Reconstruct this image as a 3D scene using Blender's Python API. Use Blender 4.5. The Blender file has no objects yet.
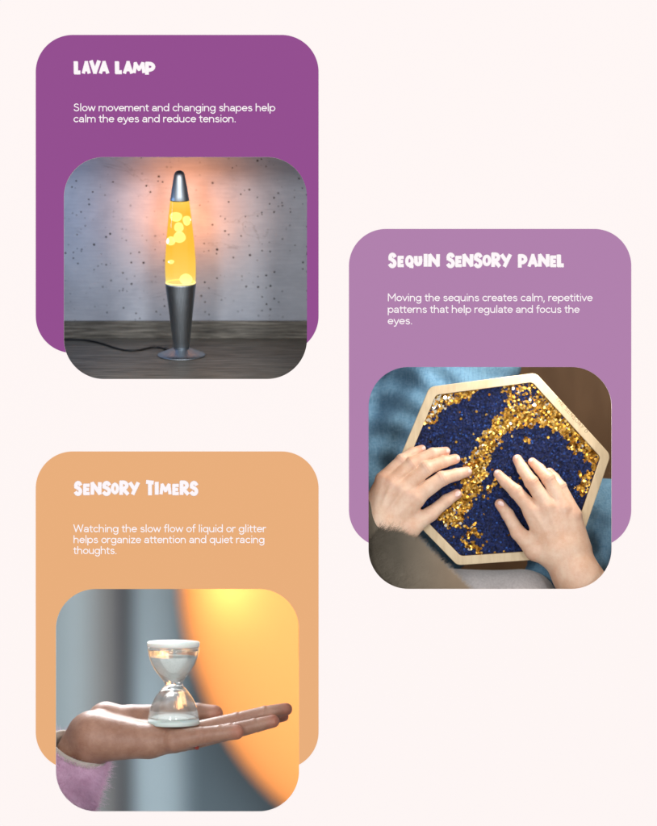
import bpy, math, random
import numpy as np
from mathutils import Vector, Matrix
random.seed(7); rng = np.random.default_rng(7)
S = 0.001; D = 3000.0; CX, CY = 328.5, 413.0
sc = bpy.context.scene; col = sc.collection
# ------------------------------------------------------------------ camera, world, exposure
cam = bpy.data.cameras.new('camera'); co = bpy.data.objects.new('camera', cam); col.objects.link(co); sc.camera = co
co.location = (0, -D*S, 0); co.rotation_euler = (math.pi/2, 0, 0)
cam.sensor_fit = 'VERTICAL'; cam.lens = 100; cam.sensor_height = 100*826/D; cam.sensor_width = 100*657/D
cam.clip_start = 0.05; cam.clip_end = 50
cam.dof.use_dof = True; cam.dof.focus_distance = D*S; cam.dof.aperture_fstop = 100/31.0
w = bpy.data.worlds.new('World'); sc.world = w; w.use_nodes = True
bg = w.node_tree.nodes['Background']; bg.inputs[0].default_value = (1, 1, 1, 1); bg.inputs[1].default_value = .678
sc.view_settings.view_transform = 'Standard'; sc.view_settings.look = 'None'
sc.view_settings.exposure = 0; sc.view_settings.gamma = 1

def W(x, y, d, k=1.0):                       # page pixels + depth -> metres
    return Vector(((x-CX)*S*k, d*S, (CY-y)*S*k))
def K(d): return 1+d/D
def P(x, y, d): return W(x, y, d, K(d))

def area(name, loc, target, size, power, color, size_y=None):
    l = bpy.data.lights.new(name, 'AREA'); l.energy = power; l.color = color; l.size = size
    if size_y: l.shape = 'RECTANGLE'; l.size_y = size_y
    o = bpy.data.objects.new(name, l); col.objects.link(o); o.location = loc
    o.rotation_euler = (Vector(target)-Vector(loc)).to_track_quat('-Z', 'Y').to_euler()
    return o
# added fill lamps hidden inside the picture recesses
area('side_fill', P(32, 215, 60), P(170, 260, 230), .04, 0.06, (.34, .58, 1.0))
# two big soft lamps in the room, behind the camera
area('room_lamp', (-2, -8, .7), (0, 0, 0), 1.0, 141, (.97, .985, 1.0))
area('room_lamp', (2, -8, .7), (0, 0, 0), 1.0, 141, (.97, .985, 1.0))
area('hands_fill', P(560, 300, 40), P(490, 490, 60), .055, 0.62, (1.0, .93, .82))  # added fill above the opening, brightens the hands
area('floor_fill', P(640, 330, 330), P(560, 400, 600), .1, 0.35, (1.0, .86, .7))  # added fill so the brown floor isn't black
area('lap_fill', P(440, 310, 110), P(470, 400, 150), .06, 0.06, (.85, .95, 1.0))  # added fill for the jeans
area('backdrop_fill', P(80, 480, 2600), P(130, 700, 5800), 1.8, 330, (.93, .97, 1.0))  # added fill for the deep backdrop
area('rim_light', P(110, 520, 300), P(140, 715, 110), .16, 1.9, (.95, .97, 1.0))
area('palm_fill', P(190, 530, 62), P(170, 680, 90), .06, 0.08, (.88, .95, 1.0))  # added front fill for the timer and palm

area('warm_finger_fill', P(322, 600, 800), P(240, 725, 100), .2, 1.2, (1.0, .50, .18))  # added area lamp, stands in for the lantern's light on the fingers
# ------------------------------------------------------------------ material helpers
def lin(r, g, b):
    f = lambda c: (c/255/12.92 if c <= 10 else ((c/255+.055)/1.055)**2.4)
    return (f(r), f(g), f(b), 1)
class MatB:
    def __init__(s, name):
        s.m = bpy.data.materials.new(name); s.m.use_nodes = True; s.t = s.m.node_tree; s.n = s.t.nodes
        s.b = s.n['Principled BSDF']
    def node(s, ty, **kw):
        n = s.n.new(ty)
        for k, v in kw.items():
            if k in n.inputs.keys() if isinstance(k, str) else False: n.inputs[k].default_value = v
            else: setattr(n, k, v)
        return n
    def link(s, a, b): s.t.links.new(a, b)
    def coord(s, scale=(1, 1, 1)):
        c = s.node('ShaderNodeTexCoord'); m = s.node('ShaderNodeMapping'); m.inputs['Scale'].default_value = scale
        s.link(c.outputs['Object'], m.inputs['Vector']); return m.outputs[0]
    def noise(s, vec, scale, detail=4, rough=.55, dist=0):
        n = s.node('ShaderNodeTexNoise'); s.link(vec, n.inputs['Vector'])
        n.inputs['Scale'].default_value = scale; n.inputs['Detail'].default_value = detail
        n.inputs['Roughness'].default_value = rough; n.inputs['Distortion'].default_value = dist; return n.outputs['Fac']
    def ramp(s, fac, stops, interp='LINEAR'):
        r = s.node('ShaderNodeValToRGB'); r.color_ramp.interpolation = interp; e = r.color_ramp.elements
        while len(e) < len(stops): e.new(.5)
        for i, (p, c) in enumerate(stops): e[i].position = p; e[i].color = c if len(c) == 4 else (*c, 1)
        s.link(fac, r.inputs[0]); return r.outputs[0]
    def mix(s, fac, a, b, mode='MIX'):
        m = s.node('ShaderNodeMix', data_type='RGBA', blend_type=mode)
        for sock, v in ((m.inputs[0], fac), (m.inputs[6], a), (m.inputs[7], b)):
            if isinstance(v, (int, float)): sock.default_value = v
            elif isinstance(v, tuple): sock.default_value = v if len(v) == 4 else (*v, 1)
            else: s.link(v, sock)
        return m.outputs[2]
    def bump(s, h, strength, dist):
        b = s.node('ShaderNodeBump'); b.inputs['Strength'].default_value = strength; b.inputs['Distance'].default_value = dist
        s.link(h, b.inputs['Height']); s.link(b.outputs[0], s.b.inputs['Normal']); return b
    def set(s, **kw):
        for k, v in kw.items():
            i = s.b.inputs[k.replace('_', ' ')]
            if isinstance(v, (int, float, tuple)): i.default_value = v
            else: s.link(v, i)
        return s
def simple(name, c, rough=.6, metal=0, spec=.5, nz=0, nscale=300, **kw):
    m = MatB(name); m.set(Base_Color=c, Roughness=rough, Metallic=metal); m.b.inputs['Specular IOR Level'].default_value = spec
    if nz:
        v = m.coord(); n = m.noise(v, nscale, 4); c2 = tuple(x*(1-nz) for x in c[:3])+(1,)
        m.set(Base_Color=m.mix(n, c, c2))
    for k, v in kw.items(): m.b.inputs[k.replace('_', ' ')].default_value = v
    return m.m

# ------------------------------------------------------------------ object helpers
def link_mesh(name, me, mat, parent=None, smooth=False):
    o = bpy.data.objects.new(name, me); col.objects.link(o)
    if mat: me.materials.append(mat)
    if smooth: me.polygons.foreach_set('use_smooth', [True]*len(me.polygons))
    if parent: o.parent = parent
    return o
def mesh_obj(name, vs, fs, mat, parent=None, smooth=False):
    me = bpy.data.meshes.new(name); me.from_pydata([tuple(v) for v in vs], [], [tuple(f) for f in fs]); me.update()
    return link_mesh(name, me, mat, parent, smooth)
def thing(name, label, cat, loc=(0, 0, 0), rot=(0, 0, 0), group=None):
    o = bpy.data.objects.new(name, None); col.objects.link(o); o.location = loc; o.rotation_euler = rot
    o.empty_display_size = .01; o['label'] = label; o['category'] = cat
    if group: o['group'] = group
    return o
def tag(o, label, cat, group=None):
    o['label'] = label; o['category'] = cat
    if group: o['group'] = group
    return o
def struct(o): o['kind'] = 'structure'; return o
def rrect(x0, y0, x1, y1, r, n=28):
    pts = []
    for cx, cy, a0 in ((x1-r, y0+r, -90), (x1-r, y1-r, 0), (x0+r, y1-r, 90), (x0+r, y0+r, 180)):
        for i in range(n+1):
            a = math.radians(a0+90*i/n); pts.append((cx+r*math.cos(a), cy+r*math.sin(a)))
    return pts
def curve_mesh(cu):
    o = bpy.data.objects.new('tmp', cu); col.objects.link(o)
    dg = bpy.context.evaluated_depsgraph_get(); me = bpy.data.meshes.new_from_object(o.evaluated_get(dg))
    bpy.data.objects.remove(o); bpy.data.curves.remove(cu); return me
def plate(name, loops, d0, th, mat, parent=None, k=1.0, bevel=0):
    """flat board with holes: loops in page pixels; front face at depth d0, thickness th"""
    cu = bpy.data.curves.new(name, 'CURVE'); cu.dimensions = '2D'; cu.fill_mode = 'BOTH'; cu.extrude = (th/2-bevel)*S
    if bevel: cu.bevel_depth = bevel*S; cu.bevel_resolution = 2; cu.offset = -bevel*S
    for lp in loops:
        sp = cu.splines.new('POLY'); sp.points.add(len(lp)-1); sp.use_cyclic_u = True
        for p, (x, y) in zip(sp.points, lp): p.co = ((x-CX)*S*k, (CY-y)*S*k, 0, 1)
    me = curve_mesh(cu); me.name = name
    R = Matrix(((1, 0, 0, 0), (0, 0, -1, (d0+th/2)*S), (0, 1, 0, 0), (0, 0, 0, 1))); me.transform(R); me.materials.clear()
    return link_mesh(name, me, mat, parent)
def strokes(name, lines, r, d, mat, parent=None, flat=.35, k=1.0, radii=None, square=False):
    """rounded flattened strokes (lettering), lines in page pixels"""
    cu = bpy.data.curves.new(name, 'CURVE'); cu.dimensions = '3D'; cu.bevel_depth = r*S; cu.bevel_resolution = 2; cu.use_fill_caps = True
    segs = []
    for li, L in enumerate(lines):                 # every sharp corner starts a new rounded stroke
        cur = [L[0]]
        for i in range(1, len(L)):
            if math.dist(L[i], cur[-1]) < 1e-4: continue
            if len(cur) > 1:
                u = Vector(cur[-1])-Vector(cur[-2]); v_ = Vector(L[i])-Vector(cur[-1])
                if u.angle(v_) > math.radians(36): segs.append((li, cur)); cur = [cur[-1]]
            cur.append(L[i])
        if len(cur) > 1: segs.append((li, cur))
    for li, L in segs:
        rr = radii[li] if radii else 1.0
        q = [Vector(p) for p in L]
        # rounded ends: taper the last bit
        a = (q[0]-q[1]); b = (q[-1]-q[-2])
        if a.length > 1e-6 and b.length > 1e-6:
            a.normalize(); b.normalize()
        pts = [(q[0]+a*r*rr*.85, .5), (q[0]+a*r*rr*.45, .85)]+[(p, 1) for p in q]+[(q[-1]+b*r*rr*.45, .85), (q[-1]+b*r*rr*.85, .5)]
        if square:
            e = r*rr*.62; pts = [(q[0]+a*e, .98), (q[0]+a*(e-.25), 1)]+[(p, 1) for p in q[1:-1]]+[(q[-1]+b*(e-.25), 1), (q[-1]+b*e, .98)]
        sp = cu.splines.new('POLY'); sp.points.add(len(pts)-1)
        for p, (v, s_) in zip(sp.points, pts): p.co = ((v.x-CX)*S*k, (CY-v.y)*S*k, 0, 1); p.radius = s_*rr
    me = curve_mesh(cu); me.name = name
    R = Matrix(((1, 0, 0, 0), (0, 0, -flat, d*S), (0, 1, 0, 0), (0, 0, 0, 1))); me.transform(R); me.materials.clear()
    return link_mesh(name, me, mat, parent, smooth=True)
def lathe(name, prof, mat, parent=None, n=64, loc=(0, 0, 0), close=False):
    vs, fs = [], []
    for r, z in prof:
        for i in range(n):
            a = 2*math.pi*i/n; vs.append((r*S*math.cos(a)+loc[0], r*S*math.sin(a)+loc[1], z*S+loc[2]))
    m = len(prof)
    for j in range(m-1 if not close else m):
        for i in range(n):
            a, b = j*n+i, j*n+(i+1) % n; c, e = ((j+1) % m)*n+(i+1) % n, ((j+1) % m)*n+i
            fs.append((a, b, c, e))
    if not close:
        if prof[0][0] > .05: fs.append(tuple(reversed(range(n))))
        if prof[-1][0] > .05: fs.append(tuple(range((m-1)*n, m*n)))
    return mesh_obj(name, vs, fs, mat, parent, smooth=True)
def tube(name, pts, r, mat, parent=None, res=3):
    cu = bpy.data.curves.new(name, 'CURVE'); cu.dimensions = '3D'; cu.bevel_depth = r*S; cu.bevel_resolution = res; cu.use_fill_caps = True
    sp = cu.splines.new('NURBS'); sp.points.add(len(pts)-1); sp.order_u = 4; sp.use_endpoint_u = True; sp.resolution_u = 8
    for p, v in zip(sp.points, pts): p.co = (*v, 1)
    me = curve_mesh(cu); me.name = name; me.materials.clear()
    return link_mesh(name, me, mat, parent, smooth=True)

# ------------------------------------------------------------------ signed distance bodies -> one continuous mesh
def seg(Pt, a, b, ra, rb, sq=(1, 1, 1)):
    a = np.array(a, float); b = np.array(b, float); sq = np.array(sq, float)
    ab = (b-a)*sq; pa = [(Pt[i]-a[i])*sq[i] for i in range(3)]
    t = np.clip((pa[0]*ab[0]+pa[1]*ab[1]+pa[2]*ab[2])/max(ab.dot(ab), 1e-6), 0, 1)
    return np.sqrt(sum((pa[i]-t*ab[i])**2 for i in range(3)))-(ra+(rb-ra)*t)
def smin(a, b, k):
    h = np.clip(.5+.5*(b-a)/k, 0, 1); return b*(1-h)+a*h-k*h*(1-h)
def ell(Pt, c, r):
    q = [(Pt[i]-c[i])/r[i] for i in range(3)]; l = np.sqrt(q[0]**2+q[1]**2+q[2]**2)
    g = np.sqrt(sum((q[i]/r[i])**2 for i in range(3)))+1e-6
    return l*(l-1)/g
def grid(lo, hi, h):
    ax = [np.arange(lo[i], hi[i]+h, h, dtype=np.float32) for i in range(3)]
    return np.meshgrid(*ax, indexing='ij', sparse=False), ax
def surfnet(f, ax):
    f = f.astype(np.float32); n = [s-1 for s in f.shape]
    acc = np.zeros((*n, 3), np.float32); cnt = np.zeros(n, np.float32)
    C = {}
    for i in (0, 1):
        for j in (0, 1):
            for k in (0, 1): C[i, j, k] = f[i:i+n[0], j:j+n[1], k:k+n[2]]
    for a in range(3):
        for u in (0, 1):
            for v in (0, 1):
                p = [u, v]; p.insert(a, 0); q = list(p); q[a] = 1
                A, B = C[tuple(p)], C[tuple(q)]; m = (A < 0) != (B < 0)
                t = np.where(m, A/(A-B+1e-12), 0)
                for c in range(3):
                    acc[..., c] += np.where(m, (t if c == a else p[c]), 0)
                cnt += m
    cells = cnt > 0; idx = -np.ones(n, np.int64); idx[cells] = np.arange(cells.sum())
    ii = np.argwhere(cells); v = acc[cells]/cnt[cells][:, None]+ii
    h = ax[0][1]-ax[0][0]; v = v*h+np.array([ax[0][0], ax[1][0], ax[2][0]])
    faces = []
    for a in range(3):
        b, c = (a+1) % 3, (a+2) % 3
        s0 = [slice(None)]*3; s1 = [slice(None)]*3; s0[a] = slice(0, -1); s1[a] = slice(1, None)
        A, B = f[tuple(s0)], f[tuple(s1)]
        m = (A < 0) != (B < 0); e = np.argwhere(m); sg = A[m] < 0
        ok = (e[:, b] > 0) & (e[:, c] > 0) & (e[:, b] < n[b]) & (e[:, c] < n[c]) & (e[:, a] < n[a]); e = e[ok]; sg = sg[ok]
        def g(db, dc):
            q = e.copy(); q[:, b] -= db; q[:, c] -= dc; return idx[q[:, 0], q[:, 1], q[:, 2]]
        q = np.stack([g(1, 1), g(0, 1), g(0, 0), g(1, 0)], 1)
        q[~sg] = q[~sg][:, ::-1]; faces.append(q)
    return v, np.concatenate(faces)
def to_world(v, k):                          # field coordinates (page px, page px, depth) -> metres
    return np.stack([(v[:, 0]-CX)*S*k, v[:, 2]*S, (CY-v[:, 1])*S*k], 1)
def sdf_obj(name, parts, mat, parent=None, tint=None):
    vs, fs, tt, off = [], [], [], 0
    for fn, lo, hi, h, k in parts:
        G, ax = grid(lo, hi, h); v, q = surfnet(fn(G), ax); vs.append(to_world(v, k)); fs.append(q[:, ::-1]+off); off += len(v)
        tt.append(tint(v) if tint else np.zeros(len(v)))
    vs = np.concatenate(vs); fs = np.concatenate(fs)
    me = bpy.data.meshes.new(name); me.from_pydata(vs.tolist(), [], fs.tolist()); me.update()
    if tint:
        at = me.attributes.new('flush', 'FLOAT', 'POINT'); at.data.foreach_set('value', np.concatenate(tt).astype(np.float32))
    return link_mesh(name, me, mat, parent, smooth=True)

# ------------------------------------------------------------------ page, cards, recesses
PH = [(64, 157, 307, 379), (368.5, 367, 611.5, 589), (56, 589, 299, 811.5)]
CARD = [(36, 35, 318.5, 353), (349, 229, 631, 547), (36, 451.5, 318.5, 769)]
PR, CR = 40, 37
m_page = simple('blush_paper', tuple(c/1.07*1.0 for c in lin(255, 246, 244)[:3])+(1,), 1, spec=0)
m_print = simple('cream_lettering', (.955, .88, .90, 1), 1, spec=0)
cards_rgb = [(148, 79, 144), (177, 129, 173), (234, 175, 124)]
m_card = [simple('card_stock', tuple(c/1.07 for c in lin(*q)[:3])+(1,), 1, spec=0) for q in cards_rgb]
struct(plate('page', [[(-420, -420), (1080, -420), (1080, 1250), (-420, 1250)]]+[rrect(*p, PR) for p in PH], 0, 2.5, m_page))
def inside(p, rc, r):
    x0, y0, x1, y1 = rc; cx = min(max(p[0], x0+r), x1-r); cy = min(max(p[1], y0+r), y1-r)
    if x0+r <= p[0] <= x1-r or y0+r <= p[1] <= y1-r: return x0 <= p[0] <= x1 and y0 <= p[1] <= y1
    return math.hypot(p[0]-cx, p[1]-cy) <= r
def dense(lp, step=.25):
    o = []
    for a, b in zip(lp, lp[1:]+lp[:1]):
        n = max(1, int(math.dist(a, b)/step)); o += [(a[0]+(b[0]-a[0])*i/n, a[1]+(b[1]-a[1])*i/n) for i in range(n)]
    return o
def run(lp, test):                            # the one contiguous run of points that passes
    fl = [test(p) for p in lp]; s = next(i for i in range(len(lp)) if fl[i] and not fl[i-1])
    o = []; i = s
    while fl[i % len(lp)] and len(o) < len(lp): o.append(lp[i % len(lp)]); i += 1
    return o
card_things = []
names = [('purple card headed lava lamp, with a lamp picture let into it', 0), ('mauve card headed sequin sensory panel, at the right', 1), ('orange card headed sensory timers, at the bottom left', 2)]
for i in range(3):
    A = run(dense(rrect(*CARD[i], CR)), lambda p: not inside(p, PH[i], PR))
    B = run(dense(rrect(*PH[i], PR)), lambda p: inside(p, CARD[i], CR))
    B = B[::-1]
    t = thing('info_card', names[i][0], 'card', tuple(W(CARD[i][0], CARD[i][3], 0)), group='coloured cards on the page')
    o = plate('card_board', [A+B], -.32, .28, m_card[i]); o.parent = t; o.matrix_parent_inverse = Matrix.Translation(-t.location)
    card_things.append(t)
def keep(o, t): o.parent = t; o.matrix_parent_inverse = (Matrix.Translation(t.location) @ t.rotation_euler.to_matrix().to_4x4()).inverted(); return o

def room(name, rc, rings, mat):  # unseen shell, added so world light doesn't leak in
    """closed box behind an opening; rings: (depth, left, top, right, bottom margins)"""
    x0, y0, x1, y1 = rc; vs = []; fs = []
    for d, l, t, r, b in rings: vs += [P(x0-l, y0-t, d), P(x1+r, y0-t, d), P(x1+r, y1+b, d), P(x0-l, y1+b, d)]
    for k_ in range(len(rings)-1):
        for i in range(4): fs.append((4*k_+i, 4*k_+(i+1) % 4, 4*k_+4+(i+1) % 4, 4*k_+4+i))
    n = 4*len(rings); fs.append((n-4, n-3, n-2, n-1))
    return struct(mesh_obj(name, vs, fs, mat))
m_r1 = simple('recess_paint', lin(120, 120, 128), .9); m_r2 = simple('recess_dark', lin(110, 84, 62), .9); m_r3 = simple('recess_grey', lin(120, 128, 134), .9)

# ------------------------------------------------------------------ body lettering (monoline geometric sans)
def arc(cx, cy, rx, ry, a0, a1, n=10):
    return [(cx+rx*math.cos(math.radians(a0+(a1-a0)*i/n)), cy+ry*math.sin(math.radians(a0+(a1-a0)*i/n))) for i in range(n+1)]
bowl = lambda cx, a0=0, a1=360: arc(cx, 2.6, 2.0, 2.15, a0, a1, 18)
GL = {
 'a': (5.0, [arc(2.35, 3.3, 1.6, 1.45, 155, 0)+[(3.95, .3)], [(3.95, 2.75), (2.1, 2.75)]+arc(2.1, 1.6, 1.6, 1.15, 90, 270)+[(2.9, .6), (3.95, 1.5)]]),
 'b': (5.5, [[(.6, .3), (.6, 7.4)], bowl(2.8)]), 'c': (4.8, [bowl(2.6, 45, 315)]), 'd': (5.5, [[(4.6, .3), (4.6, 7.4)], bowl(2.5)]),
 'e': (5.1, [[(.6, 2.7), (4.5, 2.7)]+bowl(2.55, 3, 318)]), 'f': (3.1, [arc(2.6, 6.1, 1.25, 1.3, 80, 180)+[(1.35, .3)], [(.3, 4.8), (2.9, 4.8)]]),
 'g': (5.5, [bowl(2.5), [(4.6, 4.7), (4.6, 0)]+arc(2.7, -.1, 1.9, 1.85, 0, -150)]), 'h': (5.2, [[(.6, .3), (.6, 7.4)], arc(2.45, 3.0, 1.8, 1.75, 180, 0)+[(4.25, .3)]]),
 'i': (1.9, [[(.9, .3), (.9, 4.8)], [(.9, 6.8), (.9, 7.0)]]), 'l': (1.9, [[(.9, .3), (.9, 7.4)]]),
 'm': (8.0, [[(.6, .3), (.6, 4.8)], arc(2.25, 3.2, 1.65, 1.55, 180, 0)+[(3.9, .3)], arc(5.55, 3.2, 1.65, 1.55, 180, 0)+[(7.2, .3)]]),
 'n': (5.2, [[(.6, .3), (.6, 4.8)], arc(2.45, 3.0, 1.8, 1.75, 180, 0)+[(4.25, .3)]]), 'o': (5.2, [bowl(2.6)]),
 'p': (5.5, [[(.6, -1.9), (.6, 4.8)], bowl(2.8)]), 'q': (5.5, [[(4.6, -1.9), (4.6, 4.8)], bowl(2.5)]),
 'r': (3.3, [[(.6, .3), (.6, 4.8)], arc(2.5, 2.9, 1.9, 1.85, 175, 80)]),
 's': (4.5, [arc(2.2, 3.65, 1.35, 1.1, 30, 200, 8)+arc(2.3, 1.5, 1.5, 1.15, 80, -160, 12)]),
 't': (3.3, [[(1.3, 6.2), (1.3, 1.4)]+arc(2.35, 1.4, 1.05, 1.05, 180, 280, 6), [(.3, 4.8), (2.8, 4.8)]]),
 'u': (5.2, [[(.65, 4.8)]+arc(2.45, 2.1, 1.8, 1.7, 180, 360)+[(4.25, 4.8)], [(4.25, .3), (4.25, 2)]]),
 'v': (4.6, [[(.4, 4.8), (2.3, .4), (4.2, 4.8)]]), 'w': (6.9, [[(.4, 4.8), (1.9, .4), (3.4, 4.7), (4.9, .4), (6.4, 4.8)]]),
 'y': (4.6, [[(.4, 4.8), (2.35, .4)], [(4.3, 4.8), (2.0, -1.2), (1.4, -1.8), (.5, -1.8)]]), 'z': (4.4, [[(.6, 4.75), (3.8, 4.75), (.6, .4), (3.9, .4)]]),
 'S': (5.6, [arc(2.7, 5.5, 1.8, 1.7, 35, 200, 8)+arc(2.75, 2.15, 2.05, 1.75, 80, -165, 12)]),
 'M': (7.6, [[(.7, .3), (.7, 7.3), (3.7, 2.6), (6.7, 7.3), (6.7, .3)]]), 'W': (9.0, [[(.4, 7.3), (2.3, .4), (4.4, 7.0), (6.5, .4), (8.4, 7.3)]]),
 ',': (2.0, [[(1.0, .5), (.9, -.2), (.5, -1.2)]]), '.': (2.0, [[(.9, .35), (.9, .55)]]), ' ': (2.4, []),
}
def para(card, lines, x0, sub=None):
    L = []
    for text, x1, base in lines:
        nat = sum(GL[c][0] for c in text); sx = (x1-x0+.6)/nat; x = x0-.4*sx
        for c in text:
            adv, ss = GL[c]
            for s_ in ss: L.append([(x+px*sx, base-py*1.02) for px, py in s_])
            x += adv*sx
    keep(strokes('paragraph_text', L, .52, -.35, m_print, flat=.3), card)
para(card_things[0], [('Slow movement and changing shapes help', 275.5, 111.3), ('calm the eyes and reduce tension.', 236.3, 122.3)], 74)
para(card_things[1], [('Moving the sequins creates calm, repetitive', 592.5, 301.2), ('patterns that help regulate and focus the', 579.5, 312.9), ('eyes.', 412.6, 324.3)], 388)
para(card_things[2], [('Watching the slow flow of liquid or glitter', 266.2, 532.2), ('helps organize attention and quiet racing', 264.8, 543.1), ('thoughts.', 117.2, 554)], 74)
# headings: chunky hand drawn capitals in unit boxes (x right, y up)
HG = {
 'L': [[(0, 1), (.04, 0), (1, 0)], [(.12, .95), (.15, .1)]], 'A': [[(0, 0), (.5, 1), (1, 0)], [(.25, .28), (.78, .28)]], 'V': [[(0, 1), (.5, 0), (1, 1)]],
 'M': [[(0, 0), (.12, 1), (.5, .3), (.88, 1), (1, 0)]], 'P': [[(.02, 0), (.02, 1)]+arc(.35, .68, .65, .32, 90, -90, 8)+[(.1, .36)]],
 'S': [arc(.52, .74, .46, .26, 25, 205, 8)+arc(.5, .24, .5, .26, 75, -150, 9)], 'E': [[(1, 1), (.05, 1), (.05, 0), (1, 0)], [(.05, .5), (.85, .5)]],
 'Q': [arc(.48, .55, .48, .45, 0, 360, 16), [(.55, .3), (.7, .02), (1, 0)]], 'U': [[(0, 1), (.02, .45)]+arc(.5, .4, .48, .4, 180, 340, 8)+[(1, .6), (.95, 1)]],
 'I': [[(.5, 1), (.5, 0)]], 'H': [[(0, 0), (0, 1)], [(1, 0), (1, 1)], [(0, .5), (1, .5)]], 'N': [[(0, 0), (.02, 1), (.98, .02), (1, 1)]], 'O': [arc(.5, .5, .5, .5, 0, 360, 16)],
 'R': [[(.02, 0), (.02, 1)]+arc(.4, .73, .52, .27, 90, -90, 8)+[(.3, .42), (1, 0)]], 'Y': [[(0, 1), (.5, .45)], [(1, 1), (.35, 0)]], 'T': [[(0, 1), (1, .95)], [(.5, .95), (.52, 0)]]}
def heading(card, specs):
    L, R_ = [], []
    for ox, oy, s, items in specs:
        for ch, u0, u1, v0, v1 in items:
            x0, x1, y0, y1 = ox+u0/s, ox+u1/s, oy+v0/s, oy+v1/s; wd = x1-x0
            r = 2.2 if ch in 'LIT' else (2.12 if ch in 'VYSPUNR' else 1.85)
            if (y1-y0) < 10.4 and ch in 'EQO': r = 1.35
            x0 += r*.9; x1 -= r*.9; y0 += r*.75; y1 -= r*.75
            for g in HG[ch]: L.append([(x0+px*(x1-x0), y1-py*(y1-y0)) for px, py in g]); R_.append(r/1.5)
    keep(strokes('heading_text', L, 1.5, -.35, m_print, flat=.25, radii=R_, square=True), card)
heading(card_things[0], [(70, 52, 7.3, [('L', 28, 82, 66, 162), ('A', 88, 152, 66, 160), ('V', 143, 224, 60, 160), ('A', 213, 287, 66, 160), ('L', 328, 384, 66, 160), ('A', 388, 462, 66, 160), ('M', 458, 552, 74, 156), ('P', 548, 624, 74, 168)])])
heading(card_things[1], [(384, 246, 6.57, [('S', 26, 83, 45, 143), ('E', 87, 133, 66, 138), ('Q', 138, 197, 62, 144), ('U', 196, 252, 64, 132), ('I', 258, 287, 50, 138), ('N', 288, 367, 52, 138), ('S', 407, 466, 45, 143), ('E', 466, 513, 66, 138), ('N', 513, 587, 52, 138)]),
  (470, 246, 6.57, [('S', 22, 82, 45, 143), ('O', 80, 139, 58, 132), ('R', 138, 202, 44, 140), ('Y', 198, 273, 52, 140), ('P', 313, 377, 55, 144), ('A', 378, 446, 52, 138), ('N', 445, 522, 52, 138), ('E', 523, 569, 64, 138), ('L', 568, 619, 54, 138)])])
heading(card_things[2], [(70, 474, 5.054, [('S', 20, 63, 36, 109), ('E', 66, 103, 50, 106), ('N', 104, 161, 40, 106), ('S', 162, 209, 36, 109), ('O', 207, 249, 45, 102), ('R', 249, 300, 34, 107), ('Y', 297, 353, 40, 106), ('T', 382, 427, 32, 109), ('I', 428, 450, 38, 106), ('M', 453, 514, 48, 104), ('E', 516, 553, 51, 106), ('R', 554, 604, 34, 107), ('S', 604, 649, 36, 109)])])

# ================================================================== RECESS 1: lava lamp
room('recess_shell', PH[0], [(2.6, 62, 110, 25, 25), (330, 70, 120, 60, 60)], m_r1)
PIT = math.radians(13.5); cp, sp_ = math.cos(PIT), math.sin(PIT)
B0 = P(181.6, 355.6, 120)                    # centre of the lamp's base on the floor
R1 = (PIT, 0, 0)
M1 = Matrix.Translation(B0) @ Matrix.Rotation(PIT, 4, 'X'); M1i = M1.inverted()
def on_floor(x, y, h=0):                      # local floor point seen at a page pixel
    a = Vector((0, -D*S, 0)); dr = P(x, y, 100)-a; la = M1i @ a; ld = M1i.to_3x3() @ dr
    t = (h*S-la.z)/ld.z; return la+ld*t
m = MatB('grey_oak_boards'); v = m.coord((6, 130, 130)); n1 = m.noise(v, 4, 8, .65, .6); v2 = m.coord((3, 40, 40)); n2 = m.noise(v2, 3, 5, .6, 1.0)
c = m.ramp(n1, [(.32, (.05, .044, .037)), (.5, (.20, .186, .16)), (.68, (.42, .395, .35))]); c2 = m.ramp(n2, [(.3, (.55, .55, .55)), (.7, (1.1, 1.08, 1.04))])
m.set(Base_Color=m.mix(1.0, c, c2, 'MULTIPLY'), Roughness=.5); m.bump(n1, .3, .0006); m_oak = m.m
def box(name, x0, x1, y0, y1, z0, z1, mat, parent=None, bev=0):
    vs = [(x*S, y*S, z*S) for x in (x0, x1) for y in (y0, y1) for z in (z0, z1)]
    o = mesh_obj(name, vs, [(0, 1, 3, 2), (4, 6, 7, 5), (0, 4, 5, 1), (2, 3, 7, 6), (0, 2, 6, 4), (1, 5, 7, 3)], mat, parent)
    if bev:
        md = o.modifiers.new('bevel', 'BEVEL'); md.width = bev*S; md.segments = 2
    return o
fl = struct(box('floor', -172, 148, -123, 130, -3, 0, m_oak)); fl.matrix_world = M1
WY = 88.0
# plank seams as shallow gaps are in the floor's own planks: a few thin dark grooves
m_gr = simple('board_gap', (.03, .025, .02, 1), .9)
for k_, yy in enumerate((-62, -8, 50)):
    g = box('floor_gap', -170, 146, yy, yy+.5, -1, .06, m_gr); g.matrix_world = M1; struct(g)
sk = struct(box('skirting_board', -173, 149, WY-3.5, WY, 0.02, 19, m_oak, bev=.5)); sk.matrix_world = M1
# concrete wall with pits
m = MatB('whitewashed_concrete'); v = m.coord()
big = m.noise(v, 14, 6, .6, .4); fine = m.noise(v, 160, 6, .65); strk = m.noise(m.coord((20, 20, 220)), 2.2, 5, .6, .5)
vo = m.node('ShaderNodeTexVoronoi'); m.link(v, vo.inputs['Vector']); vo.inputs['Scale'].default_value = 230; vo.inputs['Randomness'].default_value = 1
sel = m.node('ShaderNodeSeparateColor'); m.link(vo.outputs['Color'], sel.inputs[0])
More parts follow.
